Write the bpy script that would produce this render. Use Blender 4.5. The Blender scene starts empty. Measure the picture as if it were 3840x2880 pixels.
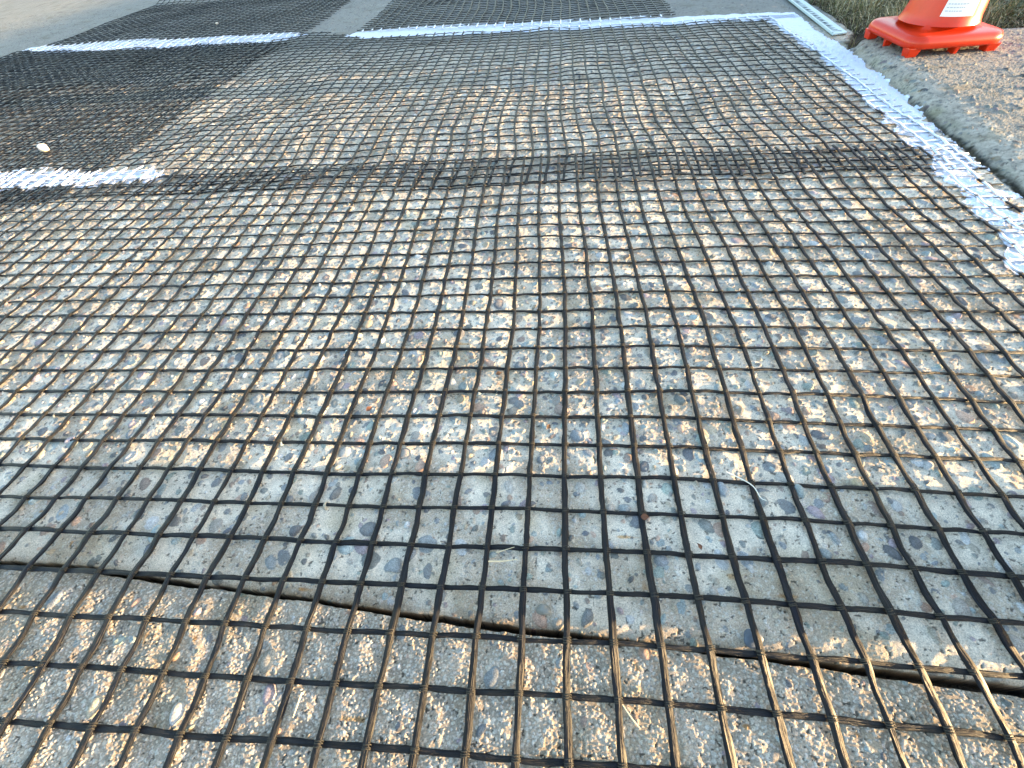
import bpy, math, random
import numpy as np
from mathutils import Matrix, Vector
random.seed(7); RNG = np.random.default_rng(11)
scene = bpy.context.scene
COL = scene.collection
f4 = np.float32

# ------------------------------------------------------------------ camera, sky, sun, exposure
CAM = np.array([0.02224, -0.21672, 0.4349])
PITCH, YAW, ROLL = 0.887895, -0.145151, -0.102880
SUN_EL = 7.0
cy_, sy_ = math.cos(YAW), math.sin(YAW)
fwd = np.array([sy_*math.cos(PITCH), cy_*math.cos(PITCH), -math.sin(PITCH)])
rgt = np.array([cy_, -sy_, 0.0]); up = np.cross(rgt, fwd)
r2 = rgt*math.cos(ROLL)+up*math.sin(ROLL); u2 = -rgt*math.sin(ROLL)+up*math.cos(ROLL)
cd = bpy.data.cameras.new('camera'); cam = bpy.data.objects.new('camera', cd); COL.objects.link(cam)
cd.sensor_width = 36; cd.lens = 1577.76/3840*36; cd.clip_start = 0.01; cd.clip_end = 500
m = Matrix(((r2[0], u2[0], -fwd[0], CAM[0]), (r2[1], u2[1], -fwd[1], CAM[1]), (r2[2], u2[2], -fwd[2], CAM[2]), (0, 0, 0, 1)))
cam.matrix_world = m
scene.camera = cam
w = bpy.data.worlds.new('World'); scene.world = w; w.use_nodes = True
nt = w.node_tree; bg = nt.nodes['Background']
sky = nt.nodes.new('ShaderNodeTexSky'); sky.sky_type = 'NISHITA'; sky.sun_disc = False
sky.sun_elevation = math.radians(SUN_EL); sky.sun_rotation = math.radians(90)
nt.links.new(sky.outputs[0], bg.inputs[0]); bg.inputs[1].default_value = 0.15
sl = bpy.data.lights.new('sun', 'SUN'); sl.energy = 3.5; sl.angle = math.radians(0.5); sl.color = (1.0, 0.67, 0.33)
sun = bpy.data.objects.new('sun', sl); COL.objects.link(sun)
sun.rotation_euler = Vector((-math.cos(math.radians(SUN_EL)), 0, -math.sin(math.radians(SUN_EL)))).to_track_quat('-Z', 'Y').to_euler()
scene.view_settings.view_transform = 'Standard'; scene.view_settings.look = 'None'
scene.view_settings.exposure = 2.92; scene.view_settings.gamma = 1.0

# ------------------------------------------------------------------ helpers
def tag(o, label=None, cat=None, group=None, kind=None):
    for k, v in (('label', label), ('category', cat), ('group', group), ('kind', kind)):
        if v: o[k] = v
    return o
def empty(name, loc=(0, 0, 0), rz=0):
    o = bpy.data.objects.new(name, None); COL.objects.link(o); o.location = loc; o.rotation_euler = (0, 0, rz)
    o.empty_display_size = 0.05
    return o
def mk(name, V, F, mat, cols=None, uvs=None, parent=None, smooth=True):
    """V (n,3), F (m,4) or (m,3) int arrays -> one mesh object"""
    me = bpy.data.meshes.new(name); V = np.ascontiguousarray(V, dtype=f4); F = np.ascontiguousarray(F, dtype=np.int32)
    k = F.shape[1]
    me.vertices.add(len(V)); me.vertices.foreach_set('co', V.ravel())
    me.loops.add(F.size); me.loops.foreach_set('vertex_index', F.ravel())
    me.polygons.add(len(F)); me.polygons.foreach_set('loop_start', np.arange(0, F.size, k, dtype=np.int32))
    try: me.polygons.foreach_set('loop_total', np.full(len(F), k, dtype=np.int32))
    except Exception: pass
    me.polygons.foreach_set('use_smooth', np.full(len(F), smooth, dtype=bool))
    if cols is not None:
        a = me.attributes.new('Col', 'FLOAT_COLOR', 'POINT')
        c4 = np.ones((len(V), 4), dtype=f4); c4[:, :cols.shape[1]] = cols
        a.data.foreach_set('color', c4.ravel())
    if uvs is not None:
        uv = me.uv_layers.new(name='UVMap'); uv.data.foreach_set('uv', np.ascontiguousarray(uvs[F.ravel()], dtype=f4).ravel())
    me.update(calc_edges=True); me.validate(clean_customdata=False)
    o = bpy.data.objects.new(name, me); COL.objects.link(o); me.materials.append(mat)
    if parent: o.parent = parent
    return o
def mat(name, base=(.5, .5, .5), rough=.8, spec=.5, attr=False, noise=None, bump=None, coat=0, trans=0, uvstripe=False, sss=0):
    M = bpy.data.materials.new(name); M.use_nodes = True; n = M.node_tree.nodes; L = M.node_tree.links
    P = n['Principled BSDF']; P.inputs['Roughness'].default_value = rough; P.inputs['Specular IOR Level'].default_value = spec
    P.inputs['Base Color'].default_value = (*base, 1)
    if coat: P.inputs['Coat Weight'].default_value = coat; P.inputs['Coat Roughness'].default_value = .15
    if sss:
        P.inputs['Subsurface Weight'].default_value = sss; P.inputs['Subsurface Radius'].default_value = (.02, .006, .003); P.inputs['Subsurface Scale'].default_value = .5
    tc = n.new('ShaderNodeTexCoord'); src = None
    if attr:
        a = n.new('ShaderNodeAttribute'); a.attribute_name = 'Col'; src = a.outputs['Color']
        if attr == 'full':
            mrn = n.new('ShaderNodeMath'); mrn.operation = 'MULTIPLY_ADD'; mrn.inputs[1].default_value = rough; mrn.inputs[2].default_value = 0
    if noise:
        sc, lo, hi = noise
        t = n.new('ShaderNodeTexNoise'); t.inputs['Scale'].default_value = sc; t.inputs['Detail'].default_value = 4; t.inputs['Roughness'].default_value = .65
        if uvstripe:
            mp = n.new('ShaderNodeMapping'); mp.inputs['Scale'].default_value = (9, 14, 1); L.new(tc.outputs['UV'], mp.inputs[0]); L.new(mp.outputs[0], t.inputs['Vector'])
            t.inputs['Scale'].default_value = 1
        else: L.new(tc.outputs['Object'], t.inputs['Vector'])
        r = n.new('ShaderNodeMapRange'); r.inputs[1].default_value = .3; r.inputs[2].default_value = .7; r.inputs[3].default_value = lo; r.inputs[4].default_value = hi
        L.new(t.outputs['Fac'], r.inputs[0])
        mx = n.new('ShaderNodeMix'); mx.data_type = 'RGBA'; mx.blend_type = 'MULTIPLY'; mx.inputs[0].default_value = 1
        if src: L.new(src, mx.inputs[6])
        else: mx.inputs[6].default_value = (*base, 1)
        cb = n.new('ShaderNodeCombineColor')
        for i in range(3): L.new(r.outputs[0], cb.inputs[i])
        L.new(cb.outputs[0], mx.inputs[7]); src = mx.outputs[2]
        if uvstripe:
            bp = n.new('ShaderNodeBump'); bp.inputs['Strength'].default_value = 1; bp.inputs['Distance'].default_value = .002
            L.new(t.outputs['Fac'], bp.inputs['Height']); L.new(bp.outputs[0], P.inputs['Normal'])
    if src: L.new(src, P.inputs['Base Color'])
    if bump:
        sc, st, di = bump
        t = n.new('ShaderNodeTexNoise'); t.inputs['Scale'].default_value = sc; t.inputs['Detail'].default_value = 5; t.inputs['Roughness'].default_value = .7
        L.new(tc.outputs['Object'], t.inputs['Vector'])
        bp = n.new('ShaderNodeBump'); bp.inputs['Strength'].default_value = st; bp.inputs['Distance'].default_value = di
        L.new(t.outputs['Fac'], bp.inputs['Height']); L.new(bp.outputs[0], P.inputs['Normal'])
    return M

# ------------------------------------------------------------------ numpy noise
def hsh(ix, iy, seed):
    h = (ix.astype(np.int64)*374761393 + iy.astype(np.int64)*668265263 + seed*2246822519) & 0xffffffff
    h = ((h ^ (h >> 13))*1274126177) & 0xffffffff
    h = ((h ^ (h >> 16))*2654435761) & 0xffffffff
    return h ^ (h >> 15)
def frac(h, k):                                     # several small randoms out of one hash
    return (((h*(2*k+3)*40503) >> 7) & 0xffff).astype(f4)/65535
def vnoise(X, Y, s, seed):
    x = X/s; y = Y/s; ix = np.floor(x); iy = np.floor(y); fx = (x-ix).astype(f4); fy = (y-iy).astype(f4)
    fx = fx*fx*(3-2*fx); fy = fy*fy*(3-2*fy)
    g = lambda a, b: ((hsh(ix+a, iy+b, seed) & 0xffff).astype(f4)/32767.5-1)
    return (g(0, 0)*(1-fx)+g(1, 0)*fx)*(1-fy)+(g(0, 1)*(1-fx)+g(1, 1)*fx)*fy
def fbm(X, Y, s, seed, o=3):
    r = 0; a = 1
    for i in range(o): r = r+a*vnoise(X, Y, s/2**i, seed+i*17); a *= .5
    return r
def sst(x, a, b):
    t = np.clip((x-a)/(b-a), 0, 1); return t*t*(3-2*t)
def lerp_poly(t, pts):                              # piecewise linear a(t)
    p = np.array(pts); return np.interp(t, p[:, 0], p[:, 1])

def pebbles(X, Y, cell, seed, pres, rr, hh, pw=1.5):
    """stones bedded in the concrete: returns height, per-stone random (-1 = none)"""
    H = np.zeros_like(X); ID = np.full_like(X, -1.0)
    ix = np.floor(X/cell); iy = np.floor(Y/cell)
    for a in (-1, 0, 1):
        for b in (-1, 0, 1):
            h = hsh(ix+a, iy+b, seed)
            cx = (ix+a+.5+(frac(h, 0)-.5)*.95)*cell; cy = (iy+b+.5+(frac(h, 1)-.5)*.95)*cell
            r = rr[0]+(rr[1]-rr[0])*frac(h, 2)**2.2
            dx = X-cx; dy = Y-cy
            s = np.nonzero((dx*dx+dy*dy < (r*1.2)**2) & (frac(h, 3) < pres))[0]
            if not len(s): continue
            hs = h[s]; r = r[s]; dx = dx[s]; dy = dy[s]
            an = frac(hs, 4)*6.283; ca = np.cos(an); sa = np.sin(an); u = (dx*ca+dy*sa)/r; v = (-dx*sa+dy*ca)/(r*(.55+.4*frac(hs, 5)))
            th = np.arctan2(v, u); k = frac(hs, 6)*6.28
            q = np.sqrt(u*u+v*v)*(1+.07*np.sin(2*th+k)+.055*np.sin(3*th+2*k)+.025*np.sin(5*th+3*k))
            hp = hh[0]+(hh[1]-hh[0])*frac(hs, 7)**1.6
            dome = np.where(q < 1, hp*(np.clip(1-q**2.6, 0, 1)**.62)+hp*.35*u*(1-q), 0)
            win = (q < 1) & (dome >= H[s])
            H[s[win]] = dome[win]; ID[s[win]] = frac(hs, 8)[win]
    return H, ID

# ------------------------------------------------------------------ layout of the place (metres; x along the cross strands, y away)
CRACK = [(-3, -.05), (-.565, -.1198), (-.458, -.1215), (-.399, -.1265), (-.3115, -.1316), (-.211, -.1372), (-.114, -.1450), (-.040, -.1496), (.0375, -.1540), (.118, -.1568), (.227, -.1627), (.343, -.1698), (.40, -.173), (3, -.33)]
KERB = [(-1, .872), (.40, .882), (.66, .882), (.91, .896), (1.11, .912), (1.27, .925), (1.40, .935), (1.52, .95)]
def crack_y(x): return lerp_poly(x, CRACK)+.0007*vnoise(x, x*0, .018, 3)+.0005*vnoise(x, x*0, .005, 4)
def crack_w(x): return .0022+.0014*sst(x, -.2, -.5)+.0024*np.exp(-((x+.04)/.10)**2)+.0028*np.exp(-((x-.36)/.12)**2)+.0008*vnoise(x, x*0, .03, 5)
def kerb_x(y): return lerp_poly(y, KERB)+.004*vnoise(y, y*0, .05, 8)
def kerb_h(y): return .010+.016*sst(y, .45, 1.15)
GEDGE = [(.80, 1.40), (.892, 1.442), (.955, 1.50), (.99, 1.515), (1.335, 1.575), (1.62, 1.60), (1.8, 1.55), (6, 1.45)]  # turf edge; its unseen right end is drawn nearer to widen the bank's shade
def grass_mask(x, y):                               # >0 inside the turf
    e = lerp_poly(x, GEDGE); left = lerp_poly(y, [(1.4, .90), (1.54, .955), (1.62, .992), (1.70, 1.035), (2.2, 1.062), (6, 1.35)])
    return np.minimum(y-e, x-left)+.012*vnoise(x, y, .03, 21)
def macro(x, y):
    z = .0016*vnoise(x, y, .22, 31)+.0008*vnoise(x, y, .07, 32)
    d = y-crack_y(x)
    z = z-.0065*np.exp(-np.clip(d, 0, 1)/.010)*(d > 0)-.003*np.exp(-np.clip(-d, 0, 1)/.010)*(d <= 0)+.003*np.exp(-np.clip(-d, 0, 9)/.12)*(d <= 0)
    z = z+.0025*sst(d, -.02, -.2)
    dk = x-kerb_x(y); kh = kerb_h(y)
    gut = -.005*sst(y, 1.35, .7)*np.exp(-(dk+.006)**2/.009**2)
    g = grass_mask(x, y)
    rise = kh*(1-np.exp(-np.clip(dk, 0, 5)/.030))
    side = sst(y, 1.62, 1.50)                       # the kerb stops at the turf
    z = z+gut*side+rise*side*(dk > 0)
    return z
def soil(x, y):
    g = grass_mask(x, y); s = sst(g, 0, .03)
    return s*(-.012+.022*sst(g, .02, .14)+.004*fbm(x, y, .05, 41))+sst(x, 1.55, 4.2)*.85*sst(g, .0, .10)  # last term: out-of-view bank on the right, raised to shade the far pavement

def crackdepth(x, y):
    d = np.abs(y-crack_y(x)); w_ = crack_w(x)
    return sst(d, w_*.62+.0011, w_*.5-.0004)
T_LINE = dict(up=[(-2.75, 2.33), (-2.2, 2.335), (-1.5, 2.26), (-1.187, 2.23), (-1.12, 2.21), (-.92, 2.11), (-.86, 2.185), (-.5, 2.17), (0, 2.125), (.5, 2.07), (.8, 2.04), (1.0, 2.0)],
              lo=[(-2.75, 2.26), (-2.5, 2.20), (-2.16, 2.135), (-1.5, 2.10), (-1.27, 2.07), (-1.14, 2.16), (-1.12, 2.20), (-.92, 2.11), (-.80, 2.045), (-.48, 2.02), (0, 1.97), (.5, 1.93), (.8, 1.92), (1.0, 1.93)])
def paint_T(x, y):
    c = np.minimum(lerp_poly(x, T_LINE['up'])-y, y-lerp_poly(x, T_LINE['lo']))
    c = np.minimum(c, np.minimum(x+2.66, .95-x)*.7)
    return c+.010*vnoise(x, y, .035, 51)+.006*vnoise(x, y, .012, 52)
def paint_L(x, y):
    c = np.minimum(lerp_poly(x, [(-3, .86), (-1.3, .84), (-1.0, .825), (-.93, .79)])-y, y-lerp_poly(x, [(-3, .75), (-1.1, .742), (-1.0, .755), (-.93, .785)]))
    c = np.minimum(c, (-.945-x)*.5)
    return c+.014*vnoise(x, y, .04, 53)+.010*vnoise(x, y, .014, 54)
def paint_R(x, y):
    l = lerp_poly(y, [(.25, .72), (.34, .705), (.39, .70), (.47, .725), (.60, .765), (.88, .782), (1.17, .816), (1.47, .838), (1.92, .82), (2.0, .80)])
    r = lerp_poly(y, [(.3, .86), (.6, .862), (.75, .885), (1.11, .908), (1.37, .932), (1.55, .95), (1.73, .932), (1.97, .962)])
    c = np.minimum(np.minimum(x-l, r-x), (1.99-y)*1.2)
    wear = sst(y, 1.22, .50)
    c = c+.010*vnoise(x, y, .04, 55)+.006*vnoise(x, y, .012, 56)
    return c-wear*(.014+.055*fbm(x*.8, y*1.6, .045, 57))*sst(x, .70, .86)-sst(y, .62, .36)*.027*(1+vnoise(x, y, .03, 58))
def paint(x, y): return np.maximum(np.maximum(paint_T(x, y), paint_L(x, y)), paint_R(x, y))

PAL = np.array([(.10, .115, .13), (.16, .18, .20), (.22, .25, .265), (.07, .085, .11), (.30, .27, .22), (.38, .25, .19), (.33, .31, .28),
                (.20, .25, .23), (.27, .22, .25), (.36, .30, .22), (.13, .15, .15), (.24, .30, .31), (.42, .42, .42), (.20, .15, .13), (.30, .27, .24), (.19, .22, .25)], dtype=f4)

def surface(X, Y):
    """height and colour of everything hard underfoot"""
    X = X.astype(np.float64); Y = Y.astype(np.float64)
    dist = np.sqrt((X-CAM[0])**2+(Y-CAM[1])**2)
    z = macro(X, Y); d = Y-crack_y(X); dk = X-kerb_x(Y); g = grass_mask(X, Y)
    near = (d < 0); kerb = (dk > 0) & (Y < 1.6); plain = sst(Y, 1.55, 2.05)*(~kerb)
    expo = np.where(near, .10, .60+.26*sst(Y, -.03, .05)+.22*vnoise(X, Y, .13, 61)); expo = expo*(1-.8*plain)
    expo = np.where(kerb, .35, expo)
    expo = np.where((~near) & (d < .035), .45, expo)
    H1, I1 = pebbles(X, Y, .0185, 101, expo, (.0034, .0102), (.0006, .0046))
    H2, I2 = pebbles(X+.003, Y+.002, .0095, 102, np.where(near, .22, expo*(.6+.3*sst(Y, -.03, .05))), (.0018, .0042), (.0003, .0021))
    gn = near | (kerb & (dk > .07))
    H3, I3 = pebbles(X, Y, .0031, 103, np.where(gn, .98, .6*(1-.5*plain)), (.0010, .0020), (.0002, .0010))
    worn = sst(vnoise(X, Y, .045, 62)+.35*vnoise(X, Y, .015, 63), -.25, .45)     # laitance left / worn to the grit
    n1 = vnoise(X, Y, .012, 64); n2 = vnoise(X, Y, .0045, 65)
    rough = np.where(near, .0007, np.where(kerb, .0004, .00042*(1-.4*plain)))
    z = z+rough*n1+.5*rough*n2+.0012*fbm(X, Y, .035, 66)*np.where(near, .8, .38)
    grit = np.where(near, 1.15, np.where(kerb & (dk > .075), 1.2, np.where(kerb, .25, .25+.75*worn)))*(1-.75*plain)
    zz = np.maximum(H3*grit, 0)
    fine, If = H3*0, None
    zz = np.maximum(zz, H2*(1-.6*plain)); zz = np.maximum(zz, H1*(1-.7*plain)); z = z+zz
    # colours
    c = np.empty((len(X), 3), f4); c[:] = (.66, .575, .465)
    c *= (1+.10*vnoise(X, Y, .06, 71)+.10*n1+.10*n2)[:, None]
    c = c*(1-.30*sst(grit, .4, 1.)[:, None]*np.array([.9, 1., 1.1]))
    c[near] *= (.70+.12*vnoise(X, Y, .03, 80))[near][:, None]  # near matrix darkened in colour, standing in for shade between the grains
    wh = plain[:, None]; c = c*(1-wh)+np.array([.215, .215, .20])*(1+.06*vnoise(X, Y, .09, 72)+.05*n1)[:, None]*wh
    k = (I3 >= 0) & (grit > .3) & (H3*grit >= zz-1e-6)
    pc = PAL[(I3[k]*15.99).astype(int)]*.6+np.array([.42, .37, .30]); c[k] = c[k]*.30+pc*.70
    for Hh, II, st in ((H2, I2, .85), (H1, I1, .96)):
        k = (II >= 0) & (Hh > 0) & (Hh >= zz-1e-6)
        pc = PAL[((II[k]*977) % 1*15.99).astype(int)]*(.85+.55*((II[k, None]*331) % 1)); film = (.12*(1-plain[k])+.6*plain[k])[:, None]
        veins = 1+.18*vnoise(X[k], Y[k], .003, 73)
        c[k] = c[k]*(film+(1-film)*(1-st))+pc*veins[:, None]*((1-film)*st)
    # pits and dirt
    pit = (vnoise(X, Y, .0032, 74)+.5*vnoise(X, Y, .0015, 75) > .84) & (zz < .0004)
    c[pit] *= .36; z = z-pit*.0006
    dirt = sst(fbm(X, Y, .05, 76), .35, 1.1)[:, None]; c = c*(1-dirt*np.array([.18, .20, .26]))
    rust = sst(vnoise(X, Y, .016, 77), .90, .98)[:, None]; c = c*(1-rust*np.array([.1, .35, .6]))
    # crack: dirt on the rounded arris, black joint
    ad = np.abs(d); cr = np.exp(-np.clip(ad-.003, 0, 1)/.006)*np.where(d > 0, 1, .35)*(.75+.35*n1); c = c*(1-np.clip(cr, 0, .9)[:, None]*np.array([.55, .62, .72]))
    cd_ = crackdepth(X, Y)
    z = z-.022*cd_; c = c*(1-.80*cd_[:, None])
    # gutter soil along the kerb
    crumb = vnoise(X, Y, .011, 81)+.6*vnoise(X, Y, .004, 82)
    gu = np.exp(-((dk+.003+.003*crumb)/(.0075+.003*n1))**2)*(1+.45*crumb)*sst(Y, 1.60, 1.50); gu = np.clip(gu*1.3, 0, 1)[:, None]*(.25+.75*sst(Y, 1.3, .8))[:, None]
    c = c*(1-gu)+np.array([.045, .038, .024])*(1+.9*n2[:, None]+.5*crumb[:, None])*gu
    kf = (kerb & (dk < .075)); c[kf] = c[kf]*np.array([.50, .54, .58])*(1+.12*n1[kf]+.12*n2[kf])[:, None]
    kt = (kerb & (dk >= .075)); c[kt] = c[kt]*np.array([.50, .55, .60])
    moss = np.exp(-((dk-.012)/.012)**2)*sst(vnoise(X, Y, .04, 78), -.3, .6)*kerb; c = c*(1-.25*moss[:, None]*np.array([.8, .7, 1.]))
    gs = sst(g, -.006, .014)[:, None]; z = z*(1-gs[:, 0])+(soil(X, Y)+.010*gs[:, 0]*0)*gs[:, 0]+gs[:, 0]*.0
    so = np.array([.050, .038, .024])*(1+.35*n1+.3*vnoise(X, Y, .02, 79))[:, None]; c = c*(1-gs)+so*gs
    return z, np.clip(c, .008, .9).astype(f4), near, kerb, g

# ------------------------------------------------------------------ ground sheet: one grid, finer close to the camera
f2 = np.array([sy_, cy_]); s2 = np.array([cy_, -sy_])
def ground_grid():
    cosp, sinp = math.cos(PITCH), math.sin(PITCH); F = 420.7
    D = [-.085]
    while D[-1] < 3.9:
        zc = D[-1]*cosp+CAM[2]*sinp
        D.append(D[-1]+min(.82*zc*zc*cosp/(F*CAM[2])*1.0, 1.7*zc/F))
    D = np.array(D); pre = -.085-np.cumsum(np.geomspace(.0006, .09, 60)); post = 3.9+np.cumsum(np.geomspace(.02, 1.2, 45))
    D = np.concatenate([pre[::-1], D, post])
    zc = np.clip(D, -.085, 3.9)*cosp+CAM[2]*sinp
    ncol = 1240
    t = np.linspace(-1, 1, ncol); st = np.cumsum(np.geomspace(.002, 1.0, 42))
    T = np.concatenate([-1-st[::-1]*.6, t, 1+st*.6])
    W = zc*1.33+.02
    A = T[None, :]*W[:, None]*np.ones_like(D)[:, None]
    big = np.abs(T) > 1
    X = CAM[0]+f2[0]*D[:, None]+s2[0]*A; Y = CAM[1]+f2[1]*D[:, None]+s2[1]*A
    return X, Y
GX, GY = ground_grid(); nr, nc = GX.shape
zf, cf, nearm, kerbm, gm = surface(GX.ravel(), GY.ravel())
V = np.stack([GX.ravel(), GY.ravel(), zf], 1)
idx = np.arange(nr*nc).reshape(nr, nc)
Q = np.stack([idx[:-1, :-1], idx[:-1, 1:], idx[1:, 1:], idx[1:, :-1]], -1).reshape(-1, 4)
def sub(name, sel, m_, dz=0, cols=True):
    q = Q[sel]; uq, inv = np.unique(q, return_inverse=True)
    v = V[uq].copy(); v[:, 2] += dz
    return mk(name, v, inv.reshape(-1, 4), m_, cf[uq] if cols else None)
CONC = mat('weathered concrete', rough=.85, spec=.2, attr=True, noise=(800, .52, 1.32), bump=(650, .7, .0014))
SOIL = mat('dark soil', rough=.95, spec=.2, attr=True, noise=(150, .6, 1.4), bump=(120, .9, .008))
fq = Q[:, 0]; isg = gm[fq] > 0; isk = kerbm[fq] & ~isg; isn = nearm[fq] & ~isk & ~isg
tag(sub('pavement', ~isn & ~isk & ~isg, CONC), 'exposed pebble concrete slab under the net', kind='structure')
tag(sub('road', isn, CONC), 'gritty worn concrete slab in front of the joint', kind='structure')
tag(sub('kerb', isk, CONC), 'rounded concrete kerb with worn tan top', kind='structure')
tag(sub('soil', isg, SOIL), 'dark bare soil under the turf', kind='structure')
Vb = np.array([(-300, -300, -.09), (300, -300, -.09), (300, 300, -.09), (-300, 300, -.09)]); GROUNDM = mat('far ground', (.30, .29, .27), .9, .3, noise=(3, .8, 1.2))
tag(mk('ground', Vb, np.array([[0, 1, 2, 3]]), GROUNDM), 'wide ground round the slabs', kind='structure')

# painted lines: a ragged film of paint following the surface
PAINT = mat('white marking paint', (.60, .66, .80), .55, .5, noise=(260, .88, 1.05), bump=(420, .5, .0015))
for nm, fn, lb in (('painted_line', paint_T, 'white line sprayed across the nets at the far side'),
                   ('painted_line', paint_L, 'short white line sprayed over the doubled net at the left'),
                   ('painted_line', paint_R, 'wide white line sprayed along the kerb')):
    pm = fn(V[:, 0], V[:, 1]) > 0; s_ = pm[fq] & pm[Q[:, 2]] & ~isg
    s_ &= V[fq, 0] < kerb_x(V[fq, 1])+.003-.010*(V[fq, 1] < 1.0)+ (V[fq, 1] > 1.5)*.2
    if fn is paint_L: s_ &= (V[fq, 0] < -.9)
    tag(sub(nm, s_, PAINT, .0007, False), lb, kind='structure')

# ------------------------------------------------------------------ nets
NET = mat('tarred fibre strand', rough=.46, spec=.22, attr=True, noise=(1, .1, 2.1), uvstripe=True)
TIE = mat('binding yarn', (.040, .037, .030), .7, .3)
TAB = np.array([[[23,-187],[23,-187],[23,-187],[23,-187],[23,-187],[23,-187],[23,-187],[16,-177],[-8,-137],[-27,-100],[-44,-75],[-63,-69],[-86,-91],[-116,-147],[-146,-218],[-146,-218]],[[23,-187],[23,-187],[23,-187],[23,-187],[23,-187],[23,-187],[23,-187],[16,-177],[-8,-137],[-27,-100],[-44,-75],[-63,-69],[-86,-91],[-116,-147],[-146,-218],[-146,-218]],[[23,-187],[23,-187],[23,-187],[23,-187],[23,-187],[23,-187],[23,-187],[16,-177],[-8,-137],[-27,-100],[-44,-74],[-63,-69],[-86,-91],[-116,-147],[-146,-218],[-146,-218]],[[23,-187],[23,-187],[23,-187],[23,-187],[23,-187],[23,-187],[23,-187],[16,-177],[-8,-137],[-27,-99],[-44,-72],[-62,-68],[-86,-91],[-116,-147],[-146,-218],[-146,-218]],[[23,-187],[23,-187],[23,-187],[23,-187],[23,-187],[23,-187],[23,-187],[16,-177],[-8,-137],[-27,-98],[-43,-64],[-61,-64],[-85,-91],[-116,-147],[-146,-218],[-146,-218]],[[23,-187],[23,-187],[23,-187],[23,-187],[23,-187],[23,-187],[23,-187],[16,-177],[-8,-137],[-31,-98],[-45,-63],[-62,-64],[-85,-92],[-116,-147],[-146,-218],[-146,-218]],[[81,-167],[81,-167],[81,-167],[81,-167],[81,-167],[81,-167],[81,-167],[72,-158],[44,-124],[8,-84],[-12,-53],[-28,-54],[-52,-77],[-84,-127],[-114,-196],[-114,-196]],[[119,-150],[119,-150],[119,-150],[119,-150],[119,-150],[119,-150],[119,-150],[110,-143],[78,-111],[39,-72],[12,-47],[-5,-45],[-31,-65],[-64,-111],[-94,-178],[-94,-178]],[[141,-135],[141,-135],[141,-135],[141,-135],[141,-135],[141,-135],[141,-135],[132,-129],[95,-95],[60,-58],[31,-36],[10,-32],[-18,-52],[-55,-97],[-84,-163],[-84,-164]],[[150,-121],[150,-121],[150,-121],[150,-121],[150,-121],[150,-121],[150,-121],[139,-115],[99,-79],[65,-43],[38,-21],[15,-17],[-16,-39],[-52,-83],[-78,-147],[-80,-152]],[[148,-109],[148,-109],[148,-109],[148,-109],[148,-109],[148,-109],[148,-109],[135,-102],[92,-67],[55,-32],[26,-8],[3,-5],[-26,-30],[-56,-75],[-77,-133],[-80,-143]],[[139,-98],[139,-98],[139,-98],[139,-98],[139,-98],[139,-98],[139,-98],[125,-91],[75,-60],[35,-29],[6,-4],[-17,2],[-39,-25],[-62,-70],[-80,-127],[-79,-135]],[[126,-86],[126,-86],[126,-86],[126,-86],[126,-86],[126,-86],[124,-86],[107,-79],[61,-56],[22,-30],[-5,-4],[-26,5],[-42,-21],[-64,-69],[-80,-126],[-76,-129]],[[111,-75],[111,-75],[111,-75],[111,-75],[111,-75],[111,-75],[106,-74],[91,-66],[55,-46],[20,-27],[-5,-1],[-21,9],[-35,-16],[-54,-68],[-70,-124],[-67,-124]],[[99,-62],[99,-62],[99,-62],[99,-62],[99,-62],[99,-62],[92,-61],[82,-54],[47,-35],[16,-18],[-8,7],[-19,14],[-25,-11],[-34,-64],[-49,-119],[-49,-119]],[[92,-48],[92,-48],[92,-48],[92,-48],[92,-48],[91,-48],[88,-47],[78,-41],[41,-24],[12,-6],[-12,18],[-16,21],[-11,-5],[-9,-57],[-18,-114],[-18,-113]]], dtype=np.float64)/1e4     # how far the near net is drawn out of square (m), j -40..20 step 4, r -24..6 step 2
def tabdisp(x, y):
    j = np.clip((x/.04+40)/4, 0, TAB.shape[1]-1.001); r = np.clip((-y/.04+24)/2, 0, TAB.shape[0]-1.001)
    a = j.astype(int); b = r.astype(int); u = (j-a)[:, None]; v = (r-b)[:, None]
    return (TAB[b, a]*(1-u)+TAB[b, a+1]*u)*(1-v)+(TAB[b+1, a]*(1-u)+TAB[b+1, a+1]*u)*v
def low(x, y):                                      # the nets span the joint and the gutter
    return .0016*vnoise(x, y, .22, 31)+.0008*vnoise(x, y, .07, 32)+.0022*np.exp(-((y-lerp_poly(x, CRACK)+.02)/.06)**2)+.0025*sst(y-lerp_poly(x, CRACK), -.02, -.2)

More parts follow.
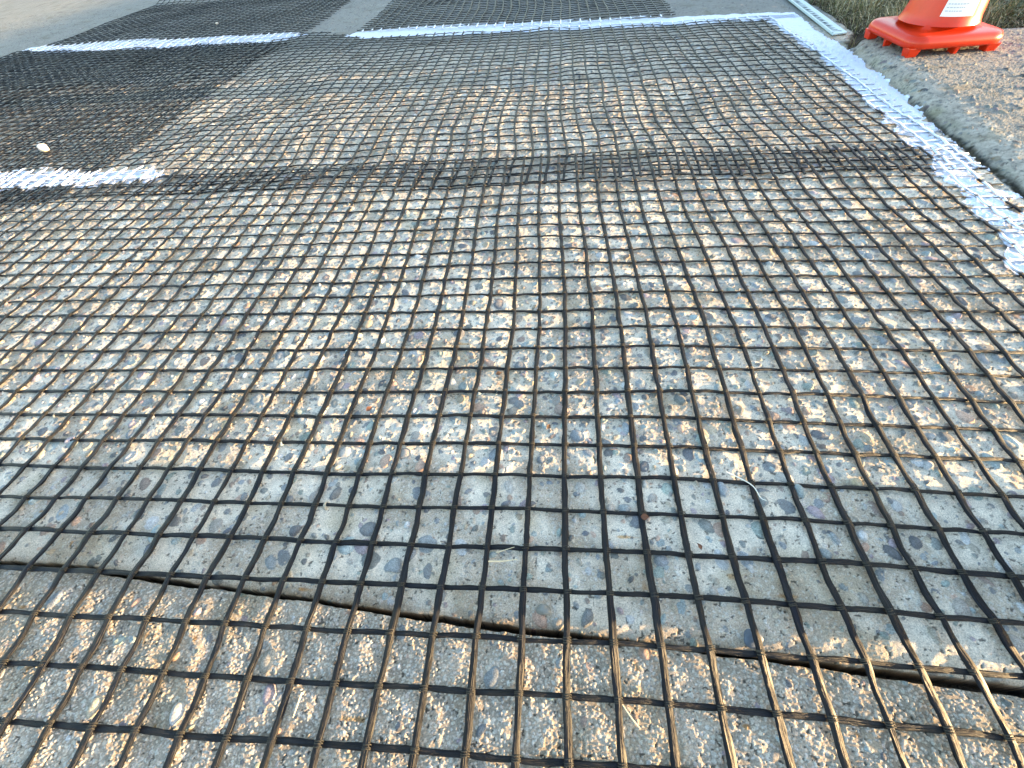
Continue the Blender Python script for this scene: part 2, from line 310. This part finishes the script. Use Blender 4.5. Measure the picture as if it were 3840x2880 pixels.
class Acc:
    def __init__(s): s.V = []; s.F = []; s.C = []; s.U = []; s.n = 0
    def add(s, V, F, C, U): s.V.append(V); s.F.append(F+s.n); s.C.append(C); s.U.append(U); s.n += len(V)
    def out(s, name, m_, parent): return mk(name, np.concatenate(s.V), np.concatenate(s.F), m_, np.concatenate(s.C), np.concatenate(s.U), parent)
def sweep(acc, P, wd, th, n, seed, dark, rag=.24):
    """strand of fibres swept along P (k,3); wd/th full width and thickness"""
    k = len(P)
    if k < 3: return
    T = np.gradient(P, axis=0); T /= np.linalg.norm(T, axis=1)[:, None]+1e-9
    B = np.cross(T, np.array([0, 0, 1.0])); B /= np.linalg.norm(B, axis=1)[:, None]+1e-9; N = np.cross(B, T)
    s = np.concatenate([[0], np.cumsum(np.linalg.norm(np.diff(P, axis=0), axis=1))])
    a = np.linspace(0, 2*np.pi, n, endpoint=False)
    tw = .35*vnoise(s*1., s*0+seed, .05, seed)           # slow roll of the tape
    A = a[None, :]+tw[:, None]
    K = np.broadcast_to(np.arange(n)[None, :]*1.37+seed*.77, (k, n)); SS = np.broadcast_to(s[:, None], (k, n))
    rn = 1+rag*vnoise(K*1.0, SS/.016, 1.0, 5+seed)+rag*.6*vnoise(K*1.0, SS/.005, 1.0, 9+seed)
    ww = wd*.5*(1+.12*vnoise(s, s*0, .03, seed+3))
    off = (np.cos(A)*ww[:, None]*rn)[..., None]*B[:, None]+(np.sin(A)*th*.5*rn)[..., None]*N[:, None]
    V = (P[:, None]+off).reshape(-1, 3)
    i = np.arange(k-1)[:, None]*n; j = np.arange(n)[None, :]; jn = (j+1) % n
    F = np.stack([i+j, i+jn, i+n+jn, i+n+j], -1).reshape(-1, 4)
    cap = [np.array([[0, q, q+1, q+2] if q+2 < n else [0, q, q+1, q+1]]) for q in range(1, n-1, 2) if q+2 < n]
    F = np.concatenate([F]+[c_ for c_ in cap]+[c_+(k-1)*n for c_ in cap])
    pm = sst(paint(P[:, 0], P[:, 1])-.012*sst(P[:, 1], 1.5, 2.), -.004, .004)
    dust = np.clip(.35+.5*vnoise(P[:, 0], P[:, 1], .05, 91)+.4*vnoise(s, s*0, .012, seed+7), 0, 1)
    C = np.repeat((dark[None]*(1-dust[:, None])+np.array([.0095, .0095, .0100])*dust[:, None]), n, 0)
    pv = np.repeat(pm, n)*(np.sin(A).ravel() > -.35)
    C = C*(1-pv[:, None])+np.array([.60, .66, .80])*pv[:, None]
    U = np.stack([np.broadcast_to(a[None]/6.283, (k, n)).ravel(), np.repeat(s+seed*.37, n)], 1)
    acc.add(V, F, C, U)

def net(label, group, x0, x1, y0, y1, phx, phy, wx, wy, lift, seed, clip, disp, stepf, ns, ties=False, tails=0.0, wave=None):
    root = empty('geogrid_net', ((x0+x1)/2, max(y0, -.3), 0)); org = np.array(root.location)
    tag(root, label, 'net', group)
    c = .04; aw, af, at = Acc(), Acc(), Acc(); dark = np.array([.002, .003, .0065])
    def place(x, y, over):
        d = disp(x, y); X = x+d[:, 0]; Y = y+d[:, 1]
        z = low(X, Y)+lift+.0006*vnoise(x, y, .11, seed+1)+(wave(x, y) if wave else 0)
        return np.stack([X, Y, z+over], 1)-org
    for kind in (0, 1):
        a0, a1 = (x0, x1) if kind == 0 else (y0, y1); ph = phx if kind == 0 else phy
        for q in range(math.ceil((a0-ph)/c), math.floor((a1-ph)/c)+1):
            p = ph+q*c
            b0, b1 = (y0, y1) if kind == 0 else (x0, x1)
            b0 -= RNG.uniform(0, .010); b1 += RNG.uniform(-.004, .010)+(tails if kind == 0 else 0)
            mid = p if kind == 0 else 0
            st = stepf
            s = np.arange(b0, b1, st)
            wob = .0008*vnoise(s, s*0, .045, seed*50+q+500*kind)+.0007*vnoise(s, s*0, .16, seed*50+q+900*kind)+.0005*vnoise(s, s*0, .02, seed*50+q+1300*kind)
            x, y = (p+wob, s) if kind == 0 else (s, p+wob)
            dz = .0006*vnoise(s, s*0, .03, seed+q+77)
            ok = clip(x, y)
            if kind == 0:                               # along strand rides over each cross strand
                ph_ = np.cos((s-phy)/c*2*np.pi); over = .0010+.0007*ph_+dz
            else: over = -.0006*np.cos((s-phx)/c*2*np.pi)+dz
            Pp = place(x, y, over)
            Pp[~ok] = np.nan
            good = np.nonzero(ok)[0]
            if len(good) < 3: continue
            for run in np.split(good, np.nonzero(np.diff(good) > 1)[0]+1):
                if len(run) < 4: continue
                wd, th = wx if kind == 0 else wy
                PP = Pp[run]
                # paint lookup uses world coordinates
                sweepW(aw if kind == 0 else af, PP, org, wd*RNG.uniform(.9, 1.1), th, ns, (seed*131+q*7+kind*3) % 997, dark)
    if ties:
        for qx in range(math.ceil((x0-phx)/c), math.floor((x1-phx)/c)+1):
            for qy in range(math.ceil((y0-phy)/c), min(math.floor((y1-phy)/c), 22)+1):
                x = np.full(5, phx+qx*c+RNG.normal(0, .0004)); y0_ = phy+qy*c
                if math.hypot(x[0]-CAM[0], y0_-CAM[1]) > 1.15 or not clip(x[:1], np.array([y0_]))[0]: continue
                for o in (-.0014, .0002, .0017):
                    an = np.linspace(-.35, np.pi+.35, 7)+0
                    ctr = place(np.full(1, x[0]), np.full(1, y0_+o+RNG.normal(0, .0003)), .0010+.0007)[0]
                    rx, rz = wx[0]*.56, wx[1]*.66
                    PP = np.stack([ctr[0]+np.cos(an)*rx, ctr[1]+.0004*np.sin(an*2)+np.zeros(7), ctr[2]+np.sin(an)*rz], 1)
                    tube(at, PP, .00042)
    aw.out('lengthwise_strands', NET, root); af.out('crosswise_strands', NET, root)
    if at.n: at.out('binding_ties', TIE, root)
    return root
def sweepW(acc, P, org, *a):
    n0 = acc.n; sweep(acc, P+org, *a)
    if acc.n > n0: acc.V[-1] = acc.V[-1]-org
def tube(acc, P, r, n=4):
    k = len(P); T = np.gradient(P, axis=0); T /= np.linalg.norm(T, axis=1)[:, None]+1e-9
    up_ = np.array([0, 1.0, 0]) if abs(T[k//2][1]) < .8 else np.array([1.0, 0, 0])
    B = np.cross(T, up_); B /= np.linalg.norm(B, axis=1)[:, None]+1e-9; N = np.cross(B, T)
    a = np.linspace(0, 2*np.pi, n, endpoint=False); rr = np.broadcast_to(np.asarray(r, dtype=float), (k,))
    V = (P[:, None]+(np.cos(a)[None, :]*rr[:, None])[..., None]*B[:, None]+(np.sin(a)[None, :]*rr[:, None])[..., None]*N[:, None]).reshape(-1, 3)
    i = np.arange(k-1)[:, None]*n; j = np.arange(n)[None, :]; jn = (j+1) % n
    F = np.stack([i+j, i+jn, i+n+jn, i+n+j], -1).reshape(-1, 4)
    acc.add(V, F, np.full((len(V), 3), .07), np.zeros((len(V), 2)))

zero = lambda x, y: np.zeros((len(x), 2))
# far net: wavy, pushed about
def dispB(x, y):
    a = .0060*np.sin((y-.70)*13+1.5*vnoise(x, y, .5, 201))*np.exp(-((y-.85)/.35)**2)+.004*vnoise(x, y, .16, 202)+.002*vnoise(x, y, .07, 206)
    b_ = .007*vnoise(x, y, .30, 203)+.003*vnoise(x, y, .10, 204)+.03*sst(y, 1.6, 2.1)*np.exp(-((x+1.02)/.16)**2)
    return np.stack([a, b_], 1)
waveB = lambda x, y: .0045*(1+vnoise(x, y, .12, 205))*sst(y, .6, .8)*sst(x, .95, .5)
def clipB(x, y):
    top = lerp_poly(x, [(-3, 2.25), (-2.6, 2.27), (-1.5, 2.17), (-1.17, 2.10), (-1.06, 2.17), (-.90, 2.10), (-.80, 2.05), (.5, 2.0), (.77, 1.985), (.95, 1.96)])
    return (y < top) & (x < kerb_x(y)-.014) & (x < lerp_poly(y, [(.6, .86), (1.2, .885), (2.1, .842)]))
net('wide wavy black net across the middle, tucked under the end of the nearest net', 'black geogrid nets laid on the pavement',
    -2.62, .90, .69, 2.28, .006, .0125, (.0064, .0028), (.0043, .0029), .0022, 2, clipB, dispB, .0085, 6, wave=waveB)
# left net lying over it, doubled
def dispC(x, y): return np.stack([.010*vnoise(x, y, .20, 211)+.004*vnoise(x, y, .05, 213), .011*vnoise(x, y, .22, 212)+.004*vnoise(x, y, .06, 214)], 1)
def clipC(x, y): return (x < -1.150+.012*vnoise(x, y, .09, 215)) & (y < lerp_poly(x, [(-3, 2.2), (-2.6, 2.24), (-1.5, 2.14), (-1.15, 2.05)])) & (y > lerp_poly(x, [(-2, .72), (-1.5, .66), (-1.25, .62), (-1.15, .66)]))
net('black net doubled over another at the left, making the darkest patch', 'black geogrid nets laid on the pavement',
    -2.66, -1.12, .62, 2.26, .021, .030, (.0064, .0028), (.0046, .0028), .0040, 3, clipC, dispC, .0095, 5)
# beyond the far painted line
def dispD(x, y): return np.stack([.012*vnoise(x, y, .3, 221), .012*vnoise(x, y, .3, 222)], 1)
net('black net beyond the painted line at the upper left, its far edge folded', 'black geogrid nets laid on the pavement',
    -2.56, -1.12, 2.09, 3.42, .0, .012, (.0064, .0028), (.0048, .0028), .002, 4, lambda x, y: (y > lerp_poly(x, [(-2.6, 2.25), (-1.5, 2.13), (-1.1, 2.15)])) , dispD, .014, 5,
    wave=lambda x, y: .004*(1+vnoise(x, y, .2, 223))+.03*sst(y, 3.25, 3.42))
net('black net beyond the painted line in the centre, its near right corner turned up', 'black geogrid nets laid on the pavement',
    -.857, .515, 2.03, 3.9, .011, .02, (.0064, .0028), (.0044, .0028), .003, 5, lambda x, y: y > lerp_poly(x, [(-.9, 2.16), (0, 2.03), (.55, 2.04)]), dispD, .014, 5,
    wave=lambda x, y: .004*(1+vnoise(x, y, .2, 224)))
# the nearest net, on top of the others
def dispA(x, y): return tabdisp(x, y)+np.stack([.0005*vnoise(x, y, .09, 231), .0005*vnoise(x, y, .09, 232)], 1)
def clipA(x, y): return (x < kerb_x(y)-.012) & (x < .875)
waveA = lambda x, y: .0035*sst(y, .64, .72)+.0015*(1+vnoise(x, y, .15, 233))+.0035*np.exp(-((y-lerp_poly(x, CRACK))/.05)**2)
net('nearest black net of thick bound strands, lapped over the next one', 'black geogrid nets laid on the pavement',
    -1.62, .88, -.72, .815, 0, 0, (.0060, .0024), (.0045, .0021), .0022, 1, clipA, dispA, (.0034), 14, ties=True, wave=waveA)

# ------------------------------------------------------------------ grass
def grass(n):
    x = RNG.uniform(.9, 4.2, n*3); y = RNG.uniform(1.40, 5.0, n*3)
    keep = (grass_mask(x, y) > .012) & (RNG.uniform(0, 1, len(x)) < np.clip(1.5/np.hypot(x, y), .12, 1)) ; x = x[keep][:n]; y = y[keep][:n]; n = len(x)
    bare = np.exp(-(((x-1.02)/.10)**2+((y-1.57)/.10)**2))+.8*np.exp(-((x-1.06)/.05)**2)
    k2 = RNG.uniform(0, 1, n) > bare*.93; x = x[k2]; y = y[k2]; n = len(x)
    z = soil(x, y)
    tuft = vnoise(x, y, .09, 301)+.5*vnoise(x, y, .03, 302)
    L = (.035+.035*RNG.uniform(0, 1, n)+.025*np.clip(tuft, -1, 1)); az = .6*vnoise(x, y, .12, 303)*3+RNG.normal(0, 1.1, n)+math.pi*1.1
    lean = np.clip(RNG.normal(1.08, .33, n), .1, 1.5); wd = RNG.uniform(.0010, .0024, n)*(1+.25*np.hypot(x, y))
    seg = 4; t = np.linspace(0, 1, seg)
    d = np.stack([np.cos(az), np.sin(az)], 1); pr = np.stack([-np.sin(az), np.cos(az)], 1)
    V = np.zeros((n, seg, 2, 3)); hx = np.sin(lean)*L; hz = np.cos(lean)*L
    for i, tt in enumerate(t):
        r = hx*(tt**1.4)+L*.05*tt; zz = z-.004+hz*(1.6*tt-.6*tt*tt)+L*.22*tt*(1-tt)*2
        for sidx, sg in enumerate((-1, 1)):
            wq = wd*.5*(1-tt*.85)*sg
            V[:, i, sidx, 0] = x+d[:, 0]*r+pr[:, 0]*wq; V[:, i, sidx, 1] = y+d[:, 1]*r+pr[:, 1]*wq; V[:, i, sidx, 2] = zz
    base = (np.arange(n)*seg*2)[:, None]
    F = np.concatenate([base+np.array([[2*i, 2*i+1, 2*i+3, 2*i+2]]) for i in range(seg-1)], 0)
    C = np.array([(.10, .115, .045), (.17, .165, .075), (.40, .35, .21), (.52, .46, .31), (.22, .17, .10)])[RNG.choice(5, n, p=[.24, .25, .25, .14, .12])]
    C = C*(1+.3*tuft)[:, None]*RNG.uniform(.7, 1.25, n)[:, None]
    G = mat('grass blades', rough=.6, spec=.3, attr=True); 
    o = mk('grass', V.reshape(-1, 3), F, G, np.repeat(np.clip(C, .01, .6), seg*2, 0), None, None)
    return tag(o, 'matted green and straw coloured turf behind the cone', 'grass', kind='stuff')
grass(120000)

# ------------------------------------------------------------------ traffic cone
def lathe(prof, n, cx=0, cy=0):
    a = np.linspace(0, 2*np.pi, n, endpoint=False); V = []
    for r, z in prof: V.append(np.stack([cx+r*np.cos(a), cy+r*np.sin(a), np.full(n, z)], 1))
    k = len(prof); i = np.arange(k-1)[:, None]*n; j = np.arange(n)[None, :]; jn = (j+1) % n
    return np.concatenate(V), np.stack([i+j, i+jn, i+n+jn, i+n+j], -1).reshape(-1, 4)
def rsq(h, r, n=6):                                  # rounded square outline, half size h
    P = []
    for q in range(4):
        c = ((h-r)*(1, -1, -1, 1)[q], (h-r)*(1, 1, -1, -1)[q])
        for i in range(n+1):
            a = math.pi/2*(q+i/n); P.append((c[0]+r*math.cos(a), c[1]+r*math.sin(a)))
    return np.array(P)
def loft(loops, close_ends=True):
    n = len(loops[0]); V = np.concatenate(loops); k = len(loops)
    i = np.arange(k-1)[:, None]*n; j = np.arange(n)[None, :]; jn = (j+1) % n
    F = np.stack([i+j, i+jn, i+n+jn, i+n+j], -1).reshape(-1, 4)
    return V, F
ORANGE = mat('orange cone plastic', (.58, .030, .006), .30, .4, noise=(60, .93, 1.05), bump=(300, .10, .001))
CX, CY, CR = 1.108, 1.415, math.radians(3)
GZ = .024
cone = empty('traffic_cone', (CX, CY, GZ), CR)
tag(cone, 'bright orange traffic cone with a white sticker, standing on the kerb beside the turf', 'traffic cone')
def ring3(o, z): return np.concatenate([o, np.full((len(o), 1), z)], 1)
h0 = .126; br = .044
loops = []
for hh, z in ((h0-.060, .020), (h0-.010, .018), (h0-.003, .019), (h0, .024), (h0+.001, .031), (h0-.001, .038), (h0-.006, .0435), (h0-.013, .046), (h0-.028, .0475), (h0-.034, .0480)):
    loops.append(ring3(rsq(hh, max(br-(h0-hh), .004)), z))
sq = rsq(h0-.034, max(br-.034, .006)); ang = np.arctan2(sq[:, 1], sq[:, 0])
for rr, z in ((.108, .049), (.103, .0515), (.098, .055), (.0955, .060)):
    t_ = (rr-.0955)/(.108-.0955)*.0
    loops.append(ring3(np.stack([rr*np.cos(ang), rr*np.sin(ang)], 1), z))
v, f = loft(loops); mk('base', v, f, ORANGE, parent=cone)
def cr(z): return .0955-(z-.060)*.168
prof = [(.0962, .0570), (.0940, .063), (.0915, .070)]+[(cr(z)-.0022, z) for z in np.linspace(.078, .455, 14)]+[(cr(.455)-.006, .462), (cr(.455)-.010, .462), (cr(.455)-.010, .44)]
v, f = lathe(prof, 72); mk('body', v, f, ORANGE, parent=cone)
def box(x0, x1, y0, y1, z0, z1, taper=0):
    V = np.array([(x0+taper, y0+taper, z0), (x1-taper, y0+taper, z0), (x1-taper, y1-taper, z0), (x0+taper, y1-taper, z0), (x0, y0, z1), (x1, y0, z1), (x1, y1, z1), (x0, y1, z1)], dtype=float)
    F = np.array([(0, 3, 2, 1), (4, 5, 6, 7), (0, 1, 5, 4), (1, 2, 6, 5), (2, 3, 7, 6), (3, 0, 4, 7)]); return V, F
def bevel_obj(o, w_, s=2):
    md = o.modifiers.new('bevel', 'BEVEL'); md.width = w_; md.segments = s; md.limit_method = 'ANGLE'; return o
for sx, sy in ((-1, -1), (1, -1), (-1, 1), (1, 1), (.10, -1), (-1, .10), (1, .1), (.1, 1)):
    hx = .017 if abs(sx) == 1 else .008; hy = .017 if abs(sy) == 1 else .008
    if abs(sx) == 1 and abs(sy) != 1: hx = .014
    cx_, cy2 = sx*(.102 if abs(sx) == 1 else .10), sy*(.102 if abs(sy) == 1 else .10)
    v, f = box(cx_-hx, cx_+hx, cy2-hy, cy2+hy, -.002, .0215, .005)
    bevel_obj(mk('foot', v, f, ORANGE, parent=cone, smooth=False), .002)
# sticker curved round the body
STK = mat('white sticker', (.78, .78, .80), .35, .5); INK = mat('sticker print', (.12, .13, .17), .6, .3); INKL = mat('faint sticker text', (.45, .46, .52), .6, .3)
def patch(a0, a1, z0, z1, off, m_, parent, name, na=10, nz=6):
    A = np.linspace(a0, a1, na); Z = np.linspace(z0, z1, nz); V = []
    for z in Z:
        for a in A: r = cr(z)-.0022+off; V.append((r*math.cos(a), r*math.sin(a), z))
    id_ = np.arange(na*nz).reshape(nz, na); F = np.stack([id_[:-1, :-1], id_[:-1, 1:], id_[1:, 1:], id_[1:, :-1]], -1).reshape(-1, 4)
    return mk(name, np.array(V), F, m_, parent=parent)
SA = math.radians(-99)-CR; SW = .43; sz0 = .078
stk = patch(SA-SW, SA+SW, sz0, sz0+.11, .0006, STK, cone, 'sticker', 16)
def merge(parts, name, m_, parent):
    V = []; F = []; n = 0
    for v, f in parts: V.append(v); F.append(f+n); n += len(v)
    return mk(name, np.concatenate(V), np.concatenate(F), m_, parent=parent)
def pq(a0, a1, z0, z1, off):
    return np.array([((cr(z)-.0022+off)*math.cos(a), (cr(z)-.0022+off)*math.sin(a), z) for z, a in ((z0, a0), (z0, a1), (z1, a1), (z1, a0))]), np.array([[0, 1, 2, 3]])
pr_ = []; aa = SA-.02
while aa < SA+SW-.08:
    wv = random.choice([.010, .018, .026]); pr_.append(pq(aa, aa+wv, sz0+.052, sz0+.090, .0011)); aa += wv+random.choice([.012, .022])
merge(pr_, 'barcode', INK, stk)
pr_ = []
for zz in (.010, .017, .024, .036, .043, .060, .068, .076):
    aa = SA-SW+.05
    end = SA-.06 if zz > .05 else SA+SW*random.uniform(.1, .8)
    while aa < end:
        wv = random.uniform(.03, .09); pr_.append(pq(aa, min(aa+wv, end), sz0+zz, sz0+zz+.0022, .0011)); aa += wv+.018
merge(pr_, 'small_print', INKL, stk)

# ------------------------------------------------------------------ metal strip with lettering
STEEL = mat('pale blue painted strip', (.34, .45, .50), .35, .6, noise=(40, .95, 1.04)); BLK = mat('black lettering', (.02, .025, .04), .5, .4)
A0 = np.array([.975, 1.640]); A1 = np.array([1.045, 2.62]); dirv = (A1-A0)/np.linalg.norm(A1-A0); LEN = float(np.linalg.norm(A1-A0))
strip = empty('lettered_strip', (A0[0], A0[1], .004), math.atan2(dirv[1], dirv[0]))
tag(strip, 'pale blue strip with a row of black letters, lying between the pavement and the turf', 'strip')
v, f = box(0, LEN, -.026, .024, 0, .0045); v[1] += (0, 0, 0); v[0][0] += .018; v[4][0] += .018
bevel_obj(mk('blade', v, f, STEEL, parent=strip, smooth=False), .001)
v, f = box(.012, LEN, .0185, .0245, .0046, .0072); bevel_obj(mk('raised_edge', v, f, STEEL, parent=strip, smooth=False), .0008)
cu = bpy.data.curves.new('lettering', 'FONT'); cu.body = 'JIVWWWNWAVWWIIVWIMW'; cu.size = .030; cu.space_character = 1.55; cu.extrude = .0002
to = bpy.data.objects.new('tmp_text', cu); COL.objects.link(to)
bpy.context.view_layer.update()
me = bpy.data.meshes.new_from_object(to.evaluated_get(bpy.context.evaluated_depsgraph_get())); bpy.data.objects.remove(to)
lo = bpy.data.objects.new('lettering', me); COL.objects.link(lo); me.materials.append(BLK); lo.parent = strip; lo.location = (.035, -.006, .0049)

# ------------------------------------------------------------------ unseen upright block, added outside the frame to throw the band of shade
WOOD = mat('shade block timber', (.30, .22, .14), .8, .3, noise=(40, .7, 1.2))
v, f = box(-.07, .07, -.0725, .0725, -.01, .30); post = bevel_obj(mk('shade_block', v, f, WOOD, smooth=False), .003)
post.location = (.68, -.0705, .002)
tag(post, 'upright shade block added out of view on the right to cast the band of shade', 'shade block')

# ------------------------------------------------------------------ litter
def gz(x, y): return float(surface(np.array([x]), np.array([y]))[0][0])
STRAW = mat('dry straw', (.55, .47, .32), .6, .3); STRAWW = mat('bleached straw', (.70, .68, .62), .6, .3)
def straw(pts, r, m_, label):
    P = np.array(pts); t = np.linspace(0, 1, len(P)); tt = np.linspace(0, 1, 16)
    Q_ = np.stack([np.interp(tt, t, P[:, i]) for i in range(3)], 1)
    for _ in range(3): Q_[1:-1] = (Q_[:-2]+Q_[1:-1]*2+Q_[2:])/4
    o0 = Q_.mean(0); a = Acc(); tube(a, Q_-o0, r*np.linspace(1, .55, 16), 6)
    o = mk('straw', a.V[0], a.F[0], m_); o.location = o0; return tag(o, label, 'straw', 'bits of dry straw on the net')
straw([(.210, .006, .012), (.226, -.002, .011), (.237, -.008, .008), (.238, -.022, .009), (.243, -.024, .010)], .0007, STRAWW, 'curled white straw hooked over the net right of centre')
straw([(-.036, -.0975, .0125), (-.022, -.0965, .0120), (-.008, -.094, .012)], .0008, STRAW, 'short pale straw caught at a crossing just above the joint')
straw([(.078, -.196, .009), (.088, -.209, .010), (.094, -.2145, .008)], .0008, STRAW, 'yellow straw lying beside a strand near the bottom edge')
straw([(-.185, -.209, .006), (-.186, -.226, .006)], .0008, STRAW, 'thin straw on the gritty slab at the lower left')
straw([(-.03, -.087, .006), (-.012, -.081, .007)], .0005, STRAW, 'fine straw lying inside a net square above the joint')
def leaf(x, y, s, rz, m_, label, lift=.004):
    n = 9; V = []
    for i in range(n):
        t = i/(n-1); wv = math.sin(math.pi*t**.8)*.32*s*(1+.25*math.sin(5*t))
        for q in (-1, 0, 1): V.append(((t-.5)*s*.8, q*wv*.7, .10*s*abs(q)+.16*s*math.sin(3*t)+(.0 if q else 0)))
    id_ = np.arange(n*3).reshape(n, 3); F = np.stack([id_[:-1, :-1], id_[1:, :-1], id_[1:, 1:], id_[:-1, 1:]], -1).reshape(-1, 4)
    o = mk('leaf_fragment', np.array(V), F, m_); o.location = (x, y, gz(x, y)+lift); o.rotation_euler = (.3, .1, rz)
    return tag(o, label, 'leaf', 'scraps of dead leaf on the net')
LEAF = mat('dead leaf', (.08, .045, .025), .7, .3); LEAFR = mat('rust leaf', (.13, .055, .03), .7, .3); SEED = mat('dark seed', (.03, .02, .015), .5, .4)
leaf(-.047, .146, .011, .4, LEAF, 'brown leaf scrap on a cross strand in the upper middle', .006)
leaf(.168, -.072, .009, 2.0, LEAFR, 'small rust coloured leaf scrap right of centre')
leaf(.120, -.044, .012, .1, LEAFR, 'pointed rust brown leaf scrap lying flat in the shaded band')
leaf(.02, .062, .010, 1.2, LEAF, 'curled brown leaf scrap beside a strand at the middle', .006)
leaf(-.21, .085, .012, .8, LEAFR, 'tan leaf scrap left of centre under the net')
def stone(x, y, s, m_, nm, cat, label, sq=.7, lift=0):
    n = 26; a = np.linspace(0, 2*np.pi, n, endpoint=False); loops = []
    for t in np.linspace(-.99, .99, 15):
        r = math.sqrt(1-t*t)*(1+.12*np.sin(2*a+t*3+x*90)+.08*np.sin(3*a+y*70)); loops.append(np.stack([r*np.cos(a)*s, r*np.sin(a)*s*.8, np.full(n, t*s*sq)], 1))
    v, f = loft(loops); caps = np.array([[0, i, i+1, i+2] for i in range(1, n-2, 2)])
    f = np.concatenate([f, caps[:, ::-1], caps+(14*n)])
    o = mk(nm, v, f, m_); o.location = (x, y, gz(x, y)+s*sq*.7+lift); return tag(o, label, cat)
WST = mat('white stone', (.60, .54, .48), .6, .4, noise=(200, .9, 1.05)); GST = mat('slate stone', (.09, .11, .14), .5, .5, noise=(200, .8, 1.2)); GRS = mat('grey stone', (.22, .21, .18), .6, .4, noise=(200, .8, 1.2))
stone(-1.430, .972, .014, WST, 'pebble', 'pebble', 'large white pebble on the dark doubled net', .8, .006)
stone(-.98, 1.10, .005, WST, 'pebble', 'pebble', 'small white chip near the right edge of the doubled net', .6, .006)
stone(-1.75, 2.55, .008, WST, 'pebble', 'pebble', 'white chip on the net beyond the far painted line', .5, .006)
stone(.018, -.1345, .0062, GRS, 'pebble', 'pebble', 'grey pebble wedged in the joint', .75, -.002)
stone(.1985, -.1475, .0085, GST, 'pebble', 'pebble', 'dark slate pebble at the edge of the joint on the right', .42, -.0022)
